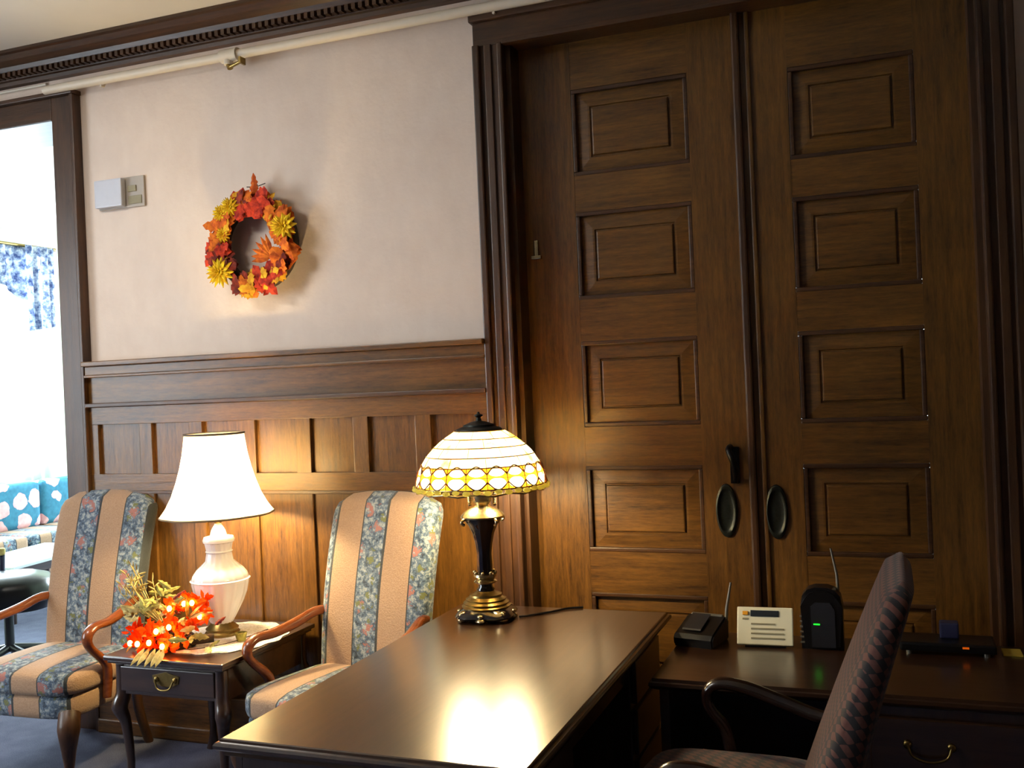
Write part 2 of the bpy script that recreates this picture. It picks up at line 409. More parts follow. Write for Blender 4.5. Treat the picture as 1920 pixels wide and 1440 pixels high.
wainscot('trim_wainscot_right', .455, 2.4, [.8, 1.15, 1.5, 1.85])
def base(name, x0, x1): struct(MB().box(x0, x1, 3.80, 3.85, 0, .22, .005).box(x0, x1, 3.785, 3.85, 0, .07, .008).build(name, 'oak_x'))
base('baseboard_back', -3.695, -1.56); base('baseboard_right', .455, 2.4)

# the two pocket doors
ZP = [(2.465, 2.82), (1.953, 2.315), (1.436, 1.792), (.918, 1.273), (.385, .747)]
def door(name, x0, x1, px0, px1, y0=3.95, dz=0, ZP=ZP):
    r = sroot(name); y1 = y0+.045
    MB().box(x0, px0, y0, y1, 0, 3.05).build('stile', 'oak_z', r); MB().box(px1, x1, y0, y1, 0, 3.05).build('stile', 'oak_z', r)
    zs = [0]+[v for p in reversed(ZP) for v in p]+[3.05]
    for k in range(0, len(zs), 2):
        MB().box(px0, px1, y0+.001, y1, zs[k]+(dz if k else 0), zs[k+1]+(dz if k < len(zs)-2 else 0)).build('rail', 'oak_x', r)
    for a, b in ZP:
        a += dz; b += dz
        # recessed moulding
        m = MB(); t = .017
        for (q0, q1, s0, s1) in ((px0, px1, b-t, b), (px0, px1, a, a+t), (px0, px0+t, a+t, b-t), (px1-t, px1, a+t, b-t)):
            m.box(q0, q1, y0+.001, y0+.024, s0, s1, .004)
        m.build('panel_moulding', 'dark_oak_x', r)
        m = MB()
        iv = .085
        def rect(i, y): return [(px0+t+i, y, a+t+i), (px1-t-i, y, a+t+i), (px1-t-i, y, b-t-i), (px0+t+i, y, b-t-i)]
        m.loft([rect(-.004, y0+.04), rect(-.003, y0+.021), rect(iv-.036, y0+.015), rect(iv-.028, y0+.015), rect(iv-.025, y0+.021), rect(iv-.021, y0+.021), rect(iv-.018, y0+.011), rect(iv-.014, y0+.010)])
        m.build('raised_panel', 'oak_x', r)
    return r
dl = door('door_1', -1.46, -.505, -1.186, -.702, ZP=[(2.482, 2.842), (1.966, 2.33)]+ZP[2:])
dr = door('door_2', -.495, .37, -.315, .136, ZP=[(2.447, 2.803), (1.937, 2.302), (1.431, 1.785)]+ZP[3:])
MB().box(-.520, -.49, 3.925, 3.96, 0, 3.05, .008).build('meeting_moulding', 'dark_oak_z', dl)
MB().box(-.470, -.452, 3.94, 3.96, 0, 3.05, .005).build('meeting_bead', 'oak_z', dr)
def pull(par, x, z):
    m = MB(); rings = []
    for k, (s, y) in enumerate(((1.02, 3.951), (1, 3.942), (.86, 3.938), (.76, 3.943), (.62, 3.947), (.3, 3.946))):
        rings.append([(x+.042*s*math.cos(2*PI*i/32), y, z+.105*s*math.sin(2*PI*i/32)) for i in range(32)])
    m.loft(rings).build('oval_pull', 'bronze', par, smooth=50)['label'] = 'dark bronze oval pull plate'
pull(dl, -.613, 1.092); pull(dr, -.42, 1.088)
m = MB().box(-.592, -.556, 3.938, 3.951, 1.20, 1.345, .003)
m.tube(smooth_path([(-.588, 3.94, 1.345), (-.59, 3.90, 1.335), (-.572, 3.885, 1.29), (-.565, 3.90, 1.25), (-.57, 3.94, 1.21)]), .012)
m.build('latch_handle', 'iron', dl, smooth=50)['label'] = 'black iron latch handle'
m = MB().box(-1.372, -1.352, 3.935, 3.951, 2.16, 2.23, .004).box(-1.385, -1.34, 3.93, 3.951, 2.15, 2.165, .003); m.build('latch_plate', 'silver', dl)['label'] = 'small bright metal catch'

# ------------------------------------------------------------------ sprinkler pipe
r = thing('sprinkler_pipe', 'cream painted sprinkler pipe running below the dark crown moulding', 'pipe', (-2.75, 3.78, 3.18))
MB().tube([(-1.1, 0, .0), (.45, 0, .0), (2.9, 0, .0)], .021, 14).build('pipe_run', 'white_paint', r, smooth=60)
m = MB().tube([(-.04, 0, 0), (.05, 0, 0)], .031, 14).tube([(.0, 0, 0), (0, -.005, -.045)], .022, 12); m.build('tee_fitting', 'white_paint', r, smooth=60)
m = MB().tube([(0, -.005, -.04), (.01, -.008, -.06)], .014).tube([(0.01, -.01, -.055), (.05, -.02, -.05), (.09, -.03, -.045)], .008).box(.085, .095, -.05, -.01, -.06, -.03)
m.build('sprinkler_head', 'brass', r, smooth=50)
for x in (-.75, 1.3, 2.3):
    MB().tube([(x, -.0, -.026), (x, .02, -.026), (x, .035, 0), (x, .035, .03)], .006).build('pipe_hanger', 'white_paint', r)
r = thing('wire_raceway', 'thin cream surface wire above the wide opening at left', 'wire', (-4.7, 3.8425, 3.235))
MB().tube([(-.9, 0, 0), (.8, 0, 0)], .008, 8).build('raceway', 'white_paint', r)

# ------------------------------------------------------------------ thermostat
def atw(x, z): return (x, 3.85, z)
r = thing('thermostat', 'pale grey rectangular control box on the plaster wall left of the wreath', 'thermostat', (-3.455, 3.85, 2.638))
MB().box(-.14, .14, -.012, 0, -.074, .074, .004).build('back_plate', 'taupe_plastic', r)
MB().box(-.137, .03, -.045, -.012, -.068, .068, .008).build('cover', 'grey_plastic', r)['label'] = 'raised blue grey cover'
m = MB().box(.045, .095, -.018, -.012, .0, .03, .002).box(.045, .125, -.016, -.012, -.06, -.02, .002); m.build('dial_window', 'label_grey', r)

# ------------------------------------------------------------------ wreath
random.seed(4)
WC = Vector((-2.662, 3.80, 2.314)); WR = .185
r = thing('autumn_wreath', 'autumn wreath of red, orange and yellow silk leaves hanging on the plaster wall', 'wreath', WC)
ring = [(WR*math.cos(2*PI*k/40), .01, WR*math.sin(2*PI*k/40)) for k in range(40)]
MB().tube(ring, .032, 10, closed=True).build('vine_ring', 'leaf_dark', r, smooth=60)
def wreath_leaves(name, mat, spec):
    m = MB()
    for a0, a1, n, L in spec:
        for k in range(n):
            a = R_(random.uniform(a0, a1)); rr = WR+random.uniform(-.045, .045)
            p = Vector((rr*math.cos(a), random.uniform(-.06, -.02), rr*math.sin(a)))
            th = random.uniform(0, 2*PI); dd = Vector((math.cos(th), random.uniform(-.5, .2), math.sin(th)))
            LL = L*random.uniform(.8, 1.2)
            m.leaf(p-dd.normalized()*LL*.4, dd, (random.uniform(-.3, .3), -1, random.uniform(-.3, .3)), LL, LL*.8)
    m.build(name, mat, r, thick=.0015)
wreath_leaves('red_leaves', 'leaf_red', [(55, 115, 20, .085), (275, 315, 16, .085), (170, 200, 6, .07)])
wreath_leaves('orange_leaves', 'leaf_orange', [(320, 410, 26, .08), (130, 180, 20, .08), (250, 280, 8, .07), (70, 120, 6, .07), (300, 350, 10, .07)])
wreath_leaves('rust_leaves', 'leaf_rust', [(175, 222, 22, .08), (240, 270, 6, .07), (320, 340, 6, .07), (80, 110, 5, .06)])
wreath_leaves('gold_leaves', 'leaf_gold', [(250, 275, 12, .08), (35, 65, 10, .07), (290, 320, 8, .07), (95, 125, 6, .06), (120, 150, 6, .07)])
def mum(par, c, R0, mat='flower_yellow', name='yellow_flower', seed=1):
    rnd = random.Random(seed); m = MB(); c = Vector(c)
    for ringk, (n, L, el) in enumerate(((13, R0, .15), (11, R0*.85, .5), (8, R0*.6, .9), (5, R0*.4, 1.3))):
        for k in range(n):
            a = 2*PI*k/n+ringk*.3+rnd.uniform(-.1, .1)
            dd = Vector((math.cos(a)*math.cos(el), -math.sin(el), math.sin(a)*math.cos(el)))
            nn = Vector((-math.cos(a)*math.sin(el), -math.cos(el), -math.sin(a)*math.sin(el)))
            m.leaf(c, dd, nn, L, L*.32, 0, .2)
    return m.build(name, mat, par, thick=.0015)
for i, (a, rr, s) in enumerate(((18, .19, .07), (215, .205, .075), (120, .2, .05), (136, .21, .045), (160, .15, .04))):
    mum(r, (rr*math.cos(R_(a)), -.05, rr*math.sin(R_(a))), s, seed=i)
m = MB(); m.leaf((.01, -.02, .21), (.1, -.1, 1), (0, -1, 0), .09, .05); m.leaf((.02, -.02, .24), (-.1, -.1, 1), (0, -1, 0), .08, .04)
m.build('top_leaf', 'leaf_orange', r, thick=.002)
m = MB().tube([(.01, 0, .2), (.02, .0, .27)], .003).tube([(-.03, -.01, .262), (.02, -.012, .256), (.07, -.01, .268)], .002); m.build('hanger_wire', 'leaf_dark', r)
mm = MB()
for k in range(6): mm.leaf((.10+.0*k, -.03, -.07), (-1+.15*k, -.1, -.1+.2*k), (0, -1, 0), .11, .03, 0)
mm.build('inner_sprig', 'leaf_orange', r, thick=.0015)

# ------------------------------------------------------------------ striped armchairs
def sup(w, d, k, n=32, cx=0, cy=0, z=0, e=4, taper=0):
    out = []
    for i in range(n):
        a = 2*PI*i/n; ca, sa = math.cos(a), math.sin(a)
        x = w*k*abs(ca)**(2/e)*(1 if ca >= 0 else -1); y = d*k*abs(sa)**(2/e)*(1 if sa >= 0 else -1)
        if taper: x *= 1-taper*(y/d+1)/2
        out.append((cx+x, cy+y, z))
    return out
def armchair(label, loc, rz, fab):
    r = thing('armchair', label, 'armchair', loc, rz, 'striped armchairs along the panelled wall')
    wb = .272
    # back: rounded slab leaning back
    rings = []; H0, H1 = .40, 1.165
    N = 30
    for i in range(N+1):
        t = i/N; z = H0+(H1-H0)*t
        y = .19+.13*t*t+.03*t
        wt = wb*(1-.03*(1-t))
        dz = (H1-z)
        R = .075
        if dz < R: wt = wt-R+math.sqrt(max(0, R*R-(R-dz)**2))
        th = .052
        if dz < .04: th = .052*math.sqrt(max(.02, 1-((.04-dz)/.04)**2))
        if i == N: wt -= .0; th = .006
        rings.append(sup(wt, th, 1, 36, 0, y, z+.022*(1-(0)**2)*0, 5))
    m = MB().loft(rings)
    for v in m.b.verts:                                   # gently arched top
        t = max(0, (v.co.z-1.0)/.165); v.co.z += .03*t*(1-(v.co.x/wb)**2)
    m.build('backrest', fab, r, smooth=60)
    # seat cushion (upper) and upholstered rail (lower)
    def ring(k, z, kk=1): return sup(.315*k, .275*k, 1, 40, 0, -.03, z, 5, .12)
    MB().loft([ring(.93, .385), ring(.985, .392), ring(1.0, .41), ring(1.0, .445), ring(.985, .465), ring(.93, .478), ring(.75, .49), ring(.4, .497), ring(.1, .499)]).build('seat_cushion', fab, r, smooth=60)
    MB().loft([ring(.94, .29), ring(.965, .295), ring(.97, .32), ring(.97, .37), ring(.94, .386)]).build('seat_rail', fab, r, smooth=60)
    for s in (-1, 1):
        pts = smooth_path([(s*.255, .22, .695), (s*.272, .15, .70), (s*.295, .05, .672), (s*.312, -.06, .655), (s*.32, -.145, .656), (s*.322, -.19, .635), (s*.322, -.198, .60), (s*.320, -.17, .56), (s*.318, -.12, .515), (s*.318, -.085, .47), (s*.316, -.08, .41), (s*.312, -.085, .33)], 5)
        n = len(pts)
        rx = lerp_list([.019, .021, .022, .02, .018, .019, .017, .017, .019, .021, .021, .019], 5); ry = lerp_list([.016, .018, .023, .026, .027, .026, .024, .021, .02, .021, .021, .019], 5)
        MB().tube(pts, rx, 12, ry=ry).build('arm', 'arm_wood', r, smooth=70)
        lp = smooth_path([(s*.265, -.255, .31), (s*.285, -.285, .25), (s*.272, -.275, .16), (s*.258, -.262, .08), (s*.268, -.285, .03), (s*.272, -.295, .0)], 5)
        MB().tube(lp, lerp_list([.045, .046, .030, .020, .026, .03], 5), 12, up=(1, 0, 0)).build('leg', 'dark_oak_z', r, smooth=70)
        lp = smooth_path([(s*.225, .2, .42), (s*.225, .21, .2), (s*.23, .27, 0)], 5)
        MB().tube(lp, lerp_list([.026, .022, .02], 5), 8, up=(1, 0, 0)).build('leg', 'dark_oak_z', r, smooth=70)
    return r
armchair('high-backed striped armchair between the end table and the desk', (-2.062, 3.41, 0), -.16, 'stripe_a')
armchair('high-backed striped armchair at far left beside the opening to the bright room', (-3.568, 3.47, 0), .03, 'stripe_b')

# ------------------------------------------------------------------ end table
r = thing('end_table', 'dark mahogany end table with one drawer between the two striped armchairs', 'table', (-2.73, 3.47, 0))
TW, TD, TH = .294, .33, .595
m = MB().box(-TW, TW, -TD, TD, TH-.02, TH, .006).box(-TW+.012, TW-.012, -TD+.012, TD-.012, TH-.032, TH-.02, .003); m.build('table_top', 'mahog_x', r)
m = MB().box(-TW+.03, TW-.03, -TD+.04, TD-.03, TH-.16, TH-.032); m.build('apron', 'mahog_x', r)
dr_ = MB().box(-TW+.065, TW-.065, -TD+.026, -TD+.042, TH-.145, TH-.045, .004).build('drawer', 'mahog_x', r)
m = MB()
for s in (-1, 1): m.sphere((s*.045, -TD+.02, TH-.085), (.012, .006, .012))
m.tube(smooth_path([(-.045, -TD+.012, TH-.085), (-.03, -TD+.006, TH-.115), (0, -TD+.003, TH-.122), (.03, -TD+.006, TH-.115), (.045, -TD+.012, TH-.085)]), .004, 8)
m.prism([(-.065, TH-.07), (-.03, TH-.062), (0, TH-.055), (.03, TH-.062), (.065, TH-.07), (.06, TH-.1), (.02, TH-.112), (-.02, TH-.112), (-.06, TH-.1)], -TD+.022, -TD+.027, 'y')
m.build('drawer_pull', 'brass', dr_, smooth=50)
for sx in (-1, 1):
    for sy in (-1, 1):
        x, y = sx*(TW-.05), sy*(TD-.055)
        lp = smooth_path([(x, y, TH-.04), (x, y, TH-.16), (x+sx*.012, y+sy*.012, TH-.22), (x-sx*.004, y-sy*.004, .3), (x-sx*.012, y-sy*.012, .1), (x+sx*.01, y+sy*.012, .02), (x+sx*.016, y+sy*.018, 0)], 4)
        MB().tube(lp, lerp_list([.026, .03, .033, .021, .015, .026, .03], 4), 10, up=(1, 0, 0)).build('leg', 'mahog_z', r, smooth=70)

# doily
m = MB(); rings = []
for rr, z in ((.001, .6), (.12, .6), (.22, .6), (.25, .5995)):
    rings.append([(-2.68+rr*(1+.03*math.cos(14*2*PI*i/84)*(rr > .15))*math.cos(2*PI*i/84), 3.50+rr*1.05*(1+.03*math.cos(14*2*PI*i/84)*(rr > .15))*math.sin(2*PI*i/84), z-.0025) for i in range(84)])
o = m.loft(rings, cap=False).build('doily', 'lace', None, thick=.0022)
tag(o, 'white lace doily on the end table under the white lamp', 'doily')

# ------------------------------------------------------------------ white table lamp
L1 = (-2.73, 3.53, .599)
r = thing('table_lamp', 'white glass urn table lamp with a lit cream bell shade on the end table', 'lamp', L1)
z0 = L1[2]
def zz(z): return z-z0
MB().lathe([(.001, .0), (.072, .0), (.074, .012), (.066, .02), (.07, .03), (.052, .045), (.045, .055)], n=32).build('foot', 'brass', r, smooth=40)['label'] = 'brass foot'
MB().lathe([(.045, .052), (.058, zz(.672)), (.074, zz(.70)), (.098, zz(.745)), (.114, zz(.785)), (.122, zz(.825)), (.122, zz(.842)), (.115, zz(.862)), (.1, zz(.882)), (.078, zz(.902)), (.06, zz(.92)), (.053, zz(.96)), (.06, zz(.995)), (.062, zz(1.0))], n=64, rib=.05, ribn=16).build('urn_body', 'ceramic', r, smooth=40)
m = MB().lathe([(.122, zz(.835)), (.127, zz(.839)), (.122, zz(.843))], n=48, cap=False).lathe([(.055, zz(.955)), (.058, zz(.96)), (.055, zz(.965))], n=32, cap=False); m.build('relief_band', 'ceramic', r, smooth=60)
MB().lathe([(.055, zz(.995)), (.066, zz(1.0)), (.068, zz(1.01)), (.062, zz(1.022)), (.036, zz(1.028)), (.03, zz(1.05)), (.016, zz(1.075)), (.012, zz(1.085))], n=32).build('cap', 'ceramic', r, smooth=40)
m = MB().lathe([(.014, zz(1.08)), (.02, zz(1.09)), (.02, zz(1.12)), (.015, zz(1.17))], n=16); m.build('socket', 'brass', r, smooth=40)
sp = [(.125, 1.468), (.127, 1.45), (.137, 1.38), (.150, 1.32), (.168, 1.26), (.188, 1.205), (.213, 1.158), (.24, 1.12)]
sp2 = []
for i in range(len(sp)-1):
    for k in range(4):
        t = k/4; sp2.append((sp[i][0]+(sp[i+1][0]-sp[i][0])*t, zz(sp[i][1]+(sp[i+1][1]-sp[i][1])*t)))
sp2.append((sp[-1][0], zz(sp[-1][1])))
m = MB(); rings = []
for rr, z in sp2:
    rings.append([(rr*(1-.035*abs(math.sin(4*2*PI*i/96))**.5*min(1, (zz(1.47)-z)/.25)*0+rr*0)*(1 if False else 1)*(1-.03*(1-abs(math.cos(4*2*PI*i/96)))*min(1, (zz(1.47)-z)/.2))*math.cos(2*PI*i/96), rr*(1-.03*(1-abs(math.cos(4*2*PI*i/96)))*min(1, (zz(1.47)-z)/.2))*math.sin(2*PI*i/96), z) for i in range(96)])
sh = m.loft(rings, cap=False).build('lamp_shade', 'shade_cloth', r, smooth=60)
MB().tube([(.126*math.cos(2*PI*k/48), .126*math.sin(2*PI*k/48), zz(1.468)) for k in range(48)], .0045, 8, closed=True).build('top_trim', 'shade_trim_dark', sh, smooth=60)
MB().tube([(.239*(1-.03*(1-abs(math.cos(4*2*PI*k/96))))*math.cos(2*PI*k/96), .239*(1-.03*(1-abs(math.cos(4*2*PI*k/96))))*math.sin(2*PI*k/96), zz(1.12)) for k in range(96)], .0045, 6, closed=True).build('bottom_trim', 'shade_trim', sh, smooth=60)
m = MB()
for k in range(3):
    a = 2*PI*k/3; m.tube([(0, 0, zz(1.44)), (.124*math.cos(a), .124*math.sin(a), zz(1.462))], .0018, 6)
m.tube([(0, 0, zz(1.38)), (0, 0, zz(1.45))], .003, 6); m.build('shade_spider', 'brass', sh)
MB().sphere((0, 0, zz(1.215)), (.03, .03, .042), 16).build('light_bulb', 'bulb', r, smooth=60)

# small ornament beside the lamp
r = thing('votive_holder', 'small green and brown votive holder on the doily right of the lamp foot', 'candle holder', (-2.575, 3.45, .599))
MB().lathe([(.001, 0), (.018, 0), (.02, .01), (.026, .035), (.022, .036), (.016, .012), (.001, .01)], n=20).build('cup', 'leaf_olive', r, smooth=50)
MB().lathe([(.001, .01), (.016, .01), (.016, .028), (.001, .03)], n=16).build('candle', 'leaf_rust', r, smooth=50)

# ------------------------------------------------------------------ autumn arrangement
random.seed(11)
AC = Vector((-2.80, 3.32, .6))
r = thing('autumn_arrangement', 'autumn arrangement of orange flowers, tan leaves and tiny lit bulbs on the end table', 'flower arrangement', AC)
m = MB().tube(smooth_path([(-.17, .06, .03), (-.05, .02, .035), (.06, -.01, .03), (.15, .05, .03)]), .02, 8).lathe([(.02, .0), (.08, .0), (.085, .03), (.06, .05), (.01, .055)], n=20)
m.build('twig_base', 'leaf_dark', r, smooth=60)
def leaves(name, mat, n, c, sp, L, W=.4, up=.4, lobes=1, rnd=random):
    m = MB()
    for k in range(n):
        p = Vector((c[0]+rnd.gauss(0, sp[0]), c[1]+rnd.gauss(0, sp[1]), max(.012, c[2]+rnd.gauss(0, sp[2]))))
        th = rnd.uniform(0, 2*PI); dd = Vector((math.cos(th), math.sin(th)-.3, rnd.uniform(-.2, up+.4)))
        m.leaf(p, dd, (rnd.uniform(-.4, .4), -.7, rnd.uniform(.2, .9)), L*rnd.uniform(.7, 1.2), L*W, lobes)
    for v in m.b.verts: v.co.z = max(v.co.z, .004)
    return m.build(name, mat, r, thick=.0015)
leaves('tan_leaves', 'leaf_tan', 30, (-.06, -.05, .10), (.075, .04, .045), .085)
leaves('pale_leaves', 'leaf_olive', 12, (.03, -.06, .06), (.09, .03, .03), .075)
leaves('olive_leaves', 'leaf_olive', 26, (-.04, 0, .17), (.07, .04, .03), .08, .35)
leaves('rust_leaves', 'leaf_rust', 14, (0, 0, .1), (.08, .05, .04), .06)
# trailing tan leaves over the front edge
m = MB()
for dx in (-.035, -.015, .01, .03, .045):
    m.leaf((dx*1.2+.01, -.155, .03), (dx*3, -.75, -.35), (0, -.6, .8), .085, .03, 0, .22)
m.build('trailing_leaves', 'leaf_tan', r, thick=.0015)
# dried grass spray up and to the left
m = MB()
for k in range(16):
    a = random.uniform(-.5, .5); e = Vector((-.215+random.gauss(0, .03), .0+random.gauss(0, .03), .27+random.gauss(0, .03)))
    s0 = Vector((-.06, 0, .08)); m.tube([s0, (s0+e)/2+Vector((0, 0, -.02)), e], .0014, 5)
    for q in range(4): m.leaf(e-(e-s0)*.07*q, (random.uniform(-1, .6), random.uniform(-.4, .4), random.uniform(0, 1)), (0, -1, .3), .035, .007, 0)
m.build('dried_grass', 'leaf_tan', r, thick=.0012)
m = MB()
for k in range(5):
    dd = Vector((random.uniform(.1, 1), random.uniform(-.4, .2), random.uniform(.1, .6)))
    m.leaf((.06, 0, .12), dd, (0, -.6, .8), .14, .03, 0, .1)
m.build('wheat_blades', 'leaf_tan', r, thick=.0012)
spots = [(-.135, -.09, .035), (-.13, -.085, .09), (-.03, -.10, .045), (.02, -.03, .17), (.07, -.0, .185), (.035, -.055, .10), (.09, -.02, .10), (.075, -.07, .055), (.04, -.105, .035), (-.06, -.08, .09), (.11, .0, .19), (0, -.09, .09), (.13, .02, .13), (.15, .0, .19), (-.08, -.11, .04)]
for i, p in enumerate(spots):
    rnd = random.Random(i+20); m = MB()
    for k in range(15):
        a = rnd.uniform(0, 2*PI); el = rnd.uniform(-.3, 1.1); L = rnd.uniform(.028, .05)
        dd = Vector((math.cos(a)*math.cos(el)*1.2, -math.sin(el)*.8, math.sin(a)*math.cos(el)+.1)); nn = Vector((-math.cos(a)*math.sin(el)+rnd.uniform(-.4, .4), -math.cos(el), -math.sin(a)*math.sin(el)+rnd.uniform(-.3, .5)))
        st = Vector(p)+Vector((rnd.gauss(0, .01), rnd.gauss(0, .008), rnd.gauss(0, .01)))
        m.leaf(st, dd, nn, L, L*.62, k % 2, .2)
    for v in m.b.verts: v.co.z = max(v.co.z, .004)
    f = m.build('silk_flower', 'red_petal' if i in (0, 1, 2, 14) else 'orange_petal', r, thick=.001)
    if i not in (6, 9, 13, 1): MB().sphere((p[0], p[1]-.03, p[2]), (.010, .010, .012), 10).build('mini_bulb', 'mini_bulb', f, smooth=60)
MB().tube(smooth_path([(.03, -.02, .03), (.09, -.05, .006), (.16, 0, .004), (.22, .1, .007), (.24, .3, .007)]), .002, 6).build('bulb_wire', 'leaf_dark', r)

# ------------------------------------------------------------------ desk
DX0, DX1, DY0, DY1, DZ = -1.642, -.782, 2.062, 3.622, .76
dc = ((DX0+DX1)/2, (DY0+DY1)/2)
r = thing('desk', 'large dark mahogany desk with a moulded edge standing end-on to the wall', 'desk', (dc[0], dc[1], 0))
a, b = (DX1-DX0)/2, (DY1-DY0)/2
m = MB()
def rr_(i, z): return [(-a+i, -b+i, z), (a-i, -b+i, z), (a-i, b-i, z), (-a+i, b-i, z)]
m.loft([rr_(.03, DZ-.05), rr_(.02, DZ-.045), rr_(.022, DZ-.034), rr_(.008, DZ-.03), rr_(.001, DZ-.024), rr_(.0, DZ-.016), rr_(.004, DZ-.010), rr_(.012, DZ-.008), rr_(.014, DZ-.002), rr_(.018, DZ)])
m.build('desk_top', 'mahog_y', r)
MB().box(-a+.04, -a+.06, -b+.04, b-.04, .06, DZ-.05).build('modesty_panel', 'mahog_y', r)
for s in (-1, 1):
    y0, y1 = (-b+.04, -b+.46) if s < 0 else (b-.46, b-.04)
    p = MB().box(-a+.06, a-.05, y0, y1, .06, DZ-.05, .003).build('pedestal', 'mahog_z', r)
    MB().box(-a+.05, a-.035, y0-.01, y1+.01, 0, .07, .006).build('plinth', 'mahog_y', p)
    for k, (q0, q1) in enumerate(((.10, .36), (.38, .53), (.55, .69))):
        dd = MB().box(a-.05, a-.035, y0+.03, y1-.03, q0, q1, .004).build('drawer', 'mahog_y', p)
        c_ = (y0+y1)/2; z_ = (q0+q1)/2
m = MB().box(-a+.06, a-.06, -b+.46, b-.46, DZ-.13, DZ-.05); m.build('centre_drawer', 'mahog_y', r)
m = MB()
for yy in (-.55, 0, .55): m.box(-a+.03, -a+.042, yy-.2, yy+.2, .14, .64, .004)
m.build('side_panel', 'mahog_z', r)
m = MB()
for xx in (-.2, .2): m.box(xx-.16, xx+.16, -b+.03, -b+.042, .14, .64, .004)
m.build('end_panel', 'mahog_z', r)

# ------------------------------------------------------------------ stained glass lamp
L2 = (-1.432, 3.40, .76)
r = thing('stained_glass_lamp', 'amber stained glass dome lamp with a dark vase stem on the desk', 'lamp', L2, R_(10))
def q(z): return z-.76
# foot
m = MB(); rings = []
for rr, z, s in ((.02, .012, .0), (.112, .012, .18), (.118, .02, .18), (.108, .034, .15), (.085, .046, .05), (.08, .05, 0)):
    rings.append([(rr*(1+s*math.cos(4*t_)*-1*.5)*math.cos(t_), rr*(1+s*math.cos(4*t_)*-1*.5)*math.sin(t_), z) for t_ in [2*PI*i/48 for i in range(48)]])
m.loft(rings).build('foot_plate', 'black_gloss', r, smooth=40)
for k in range(4):
    a_ = PI/4+k*PI/2; x, y = .108*math.cos(a_), .108*math.sin(a_)
    MB().sphere((x, y, .012), (.018, .018, .012)).sphere((x*1.03, y*1.03, .026), (.01, .01, .012)).sphere((x*.93, y*.93, .036), (.016, .016, .006)).build('corner_foot', 'silver', r, smooth=50)
for k in range(4):
    a_ = k*PI/2; x, y = .098*math.cos(a_), .098*math.sin(a_)
    MB().sphere((x, y, .011), (.022, .022, .011)).sphere((x*1.02, y*1.02, .028), (.014, .014, .008)).build('foot_ornament', 'silver', r, smooth=50)
MB().lathe([(.09, .044), (.092, .05), (.083, .056), (.086, .062), (.074, .07), (.076, .075), (.062, .084), (.06, .092), (.04, .098), (.034, .104)], n=40).build('foot_dome', 'brass', r, smooth=40)
MB().lathe([(.032, .10), (.034, .11), (.026, .12), (.027, .135)], n=24).build('lower_stem', 'black_gloss', r, smooth=50)
m = MB().lathe([(.028, .13), (.042, .134), (.044, .14), (.036, .146), (.038, .152), (.044, .158), (.042, .166), (.03, .17)], n=32)
for k in range(8):
    a_ = 2*PI*k/8; m.sphere((.04*math.cos(a_), .04*math.sin(a_), .172), (.007, .007, .008), 8)
m.build('stem_collar', 'silver', r, smooth=50)
MB().lathe([(.028, .168), (.03, .20), (.028, .24), (.033, .28), (.042, .32), (.056, .35), (.068, .365), (.07, .375), (.06, .378)], n=48, rib=.05, ribn=12).build('vase_stem', 'black_gloss', r, smooth=50)
for k in range(4):
    a_ = k*PI/2+PI/4; ca, sa = math.cos(a_), math.sin(a_)
    MB().tube(smooth_path([(.06*ca, .06*sa, .378), (.088*ca, .088*sa, .374), (.092*ca, .092*sa, .362), (.082*ca, .082*sa, .356)], 3), .006, 8).build('scroll_handle', 'silver', r, smooth=60)
MB().lathe([(.058, .374), (.082, .378), (.083, .384), (.07, .398), (.05, .41), (.032, .418), (.024, .424), (.03, .432), (.036, .438), (.036, .462), (.028, .468), (.016, .472), (.012, .5)], n=36).build('font', 'silver', r, smooth=50)
for s in (-1, 1):
    m = MB()
    for k in range(9): m.tube([(s*.047+.007*math.cos(t_), .007*math.sin(t_), .428+k*.006) for t_ in [2*PI*i/10 for i in range(10)]], .0018, 5, closed=True)
    m.tube([(s*.047, 0, .42), (s*.047, 0, .53)], .0065, 6)
    m.build('pull_socket', 'silver', r, smooth=60)
MB().tube([(0, 0, .47), (0, 0, .73)], .005, 8).build('centre_rod', 'brass', r, smooth=60)
# dome
def dome_r(z):   # z world
    P = [(1.250, .243), (1.262, .243), (1.283, .24), (1.32, .23), (1.347, .217), (1.38, .195), (1.411, .165), (1.44, .127), (1.465, .088)]
    for (za, ra), (zb, rb) in zip(P, P[1:]):
        if za <= z <= zb: return ra+(rb-ra)*(z-za)/(zb-za)
    return P[-1][1] if z > 1.465 else P[0][1]
N = 48
zs = [1.338, 1.36, 1.38, 1.40, 1.42, 1.44, 1.455, 1.462]
sh = MB().loft([[(dome_r(z)*math.cos(2*PI*i/N), dome_r(z)*math.sin(2*PI*i/N), q(z)) for i in range(N)] for z in zs], cap=False).build('glass_shade', 'amber', r, smooth=60)
sh['label'] = 'amber glass dome'
zs2 = [1.262, 1.283, 1.30, 1.32, 1.338]
MB().loft([[(dome_r(z)*math.cos(2*PI*i/N), dome_r(z)*math.sin(2*PI*i/N), q(z)) for i in range(N)] for z in zs2], cap=False).build('jewelled_band', 'jewel_amber', sh, smooth=60)
ld = MB(); NJ = 20
def onband(th, z, o=0): rr = dome_r(z)+o; return Vector((rr*math.cos(th), rr*math.sin(th), q(z)))
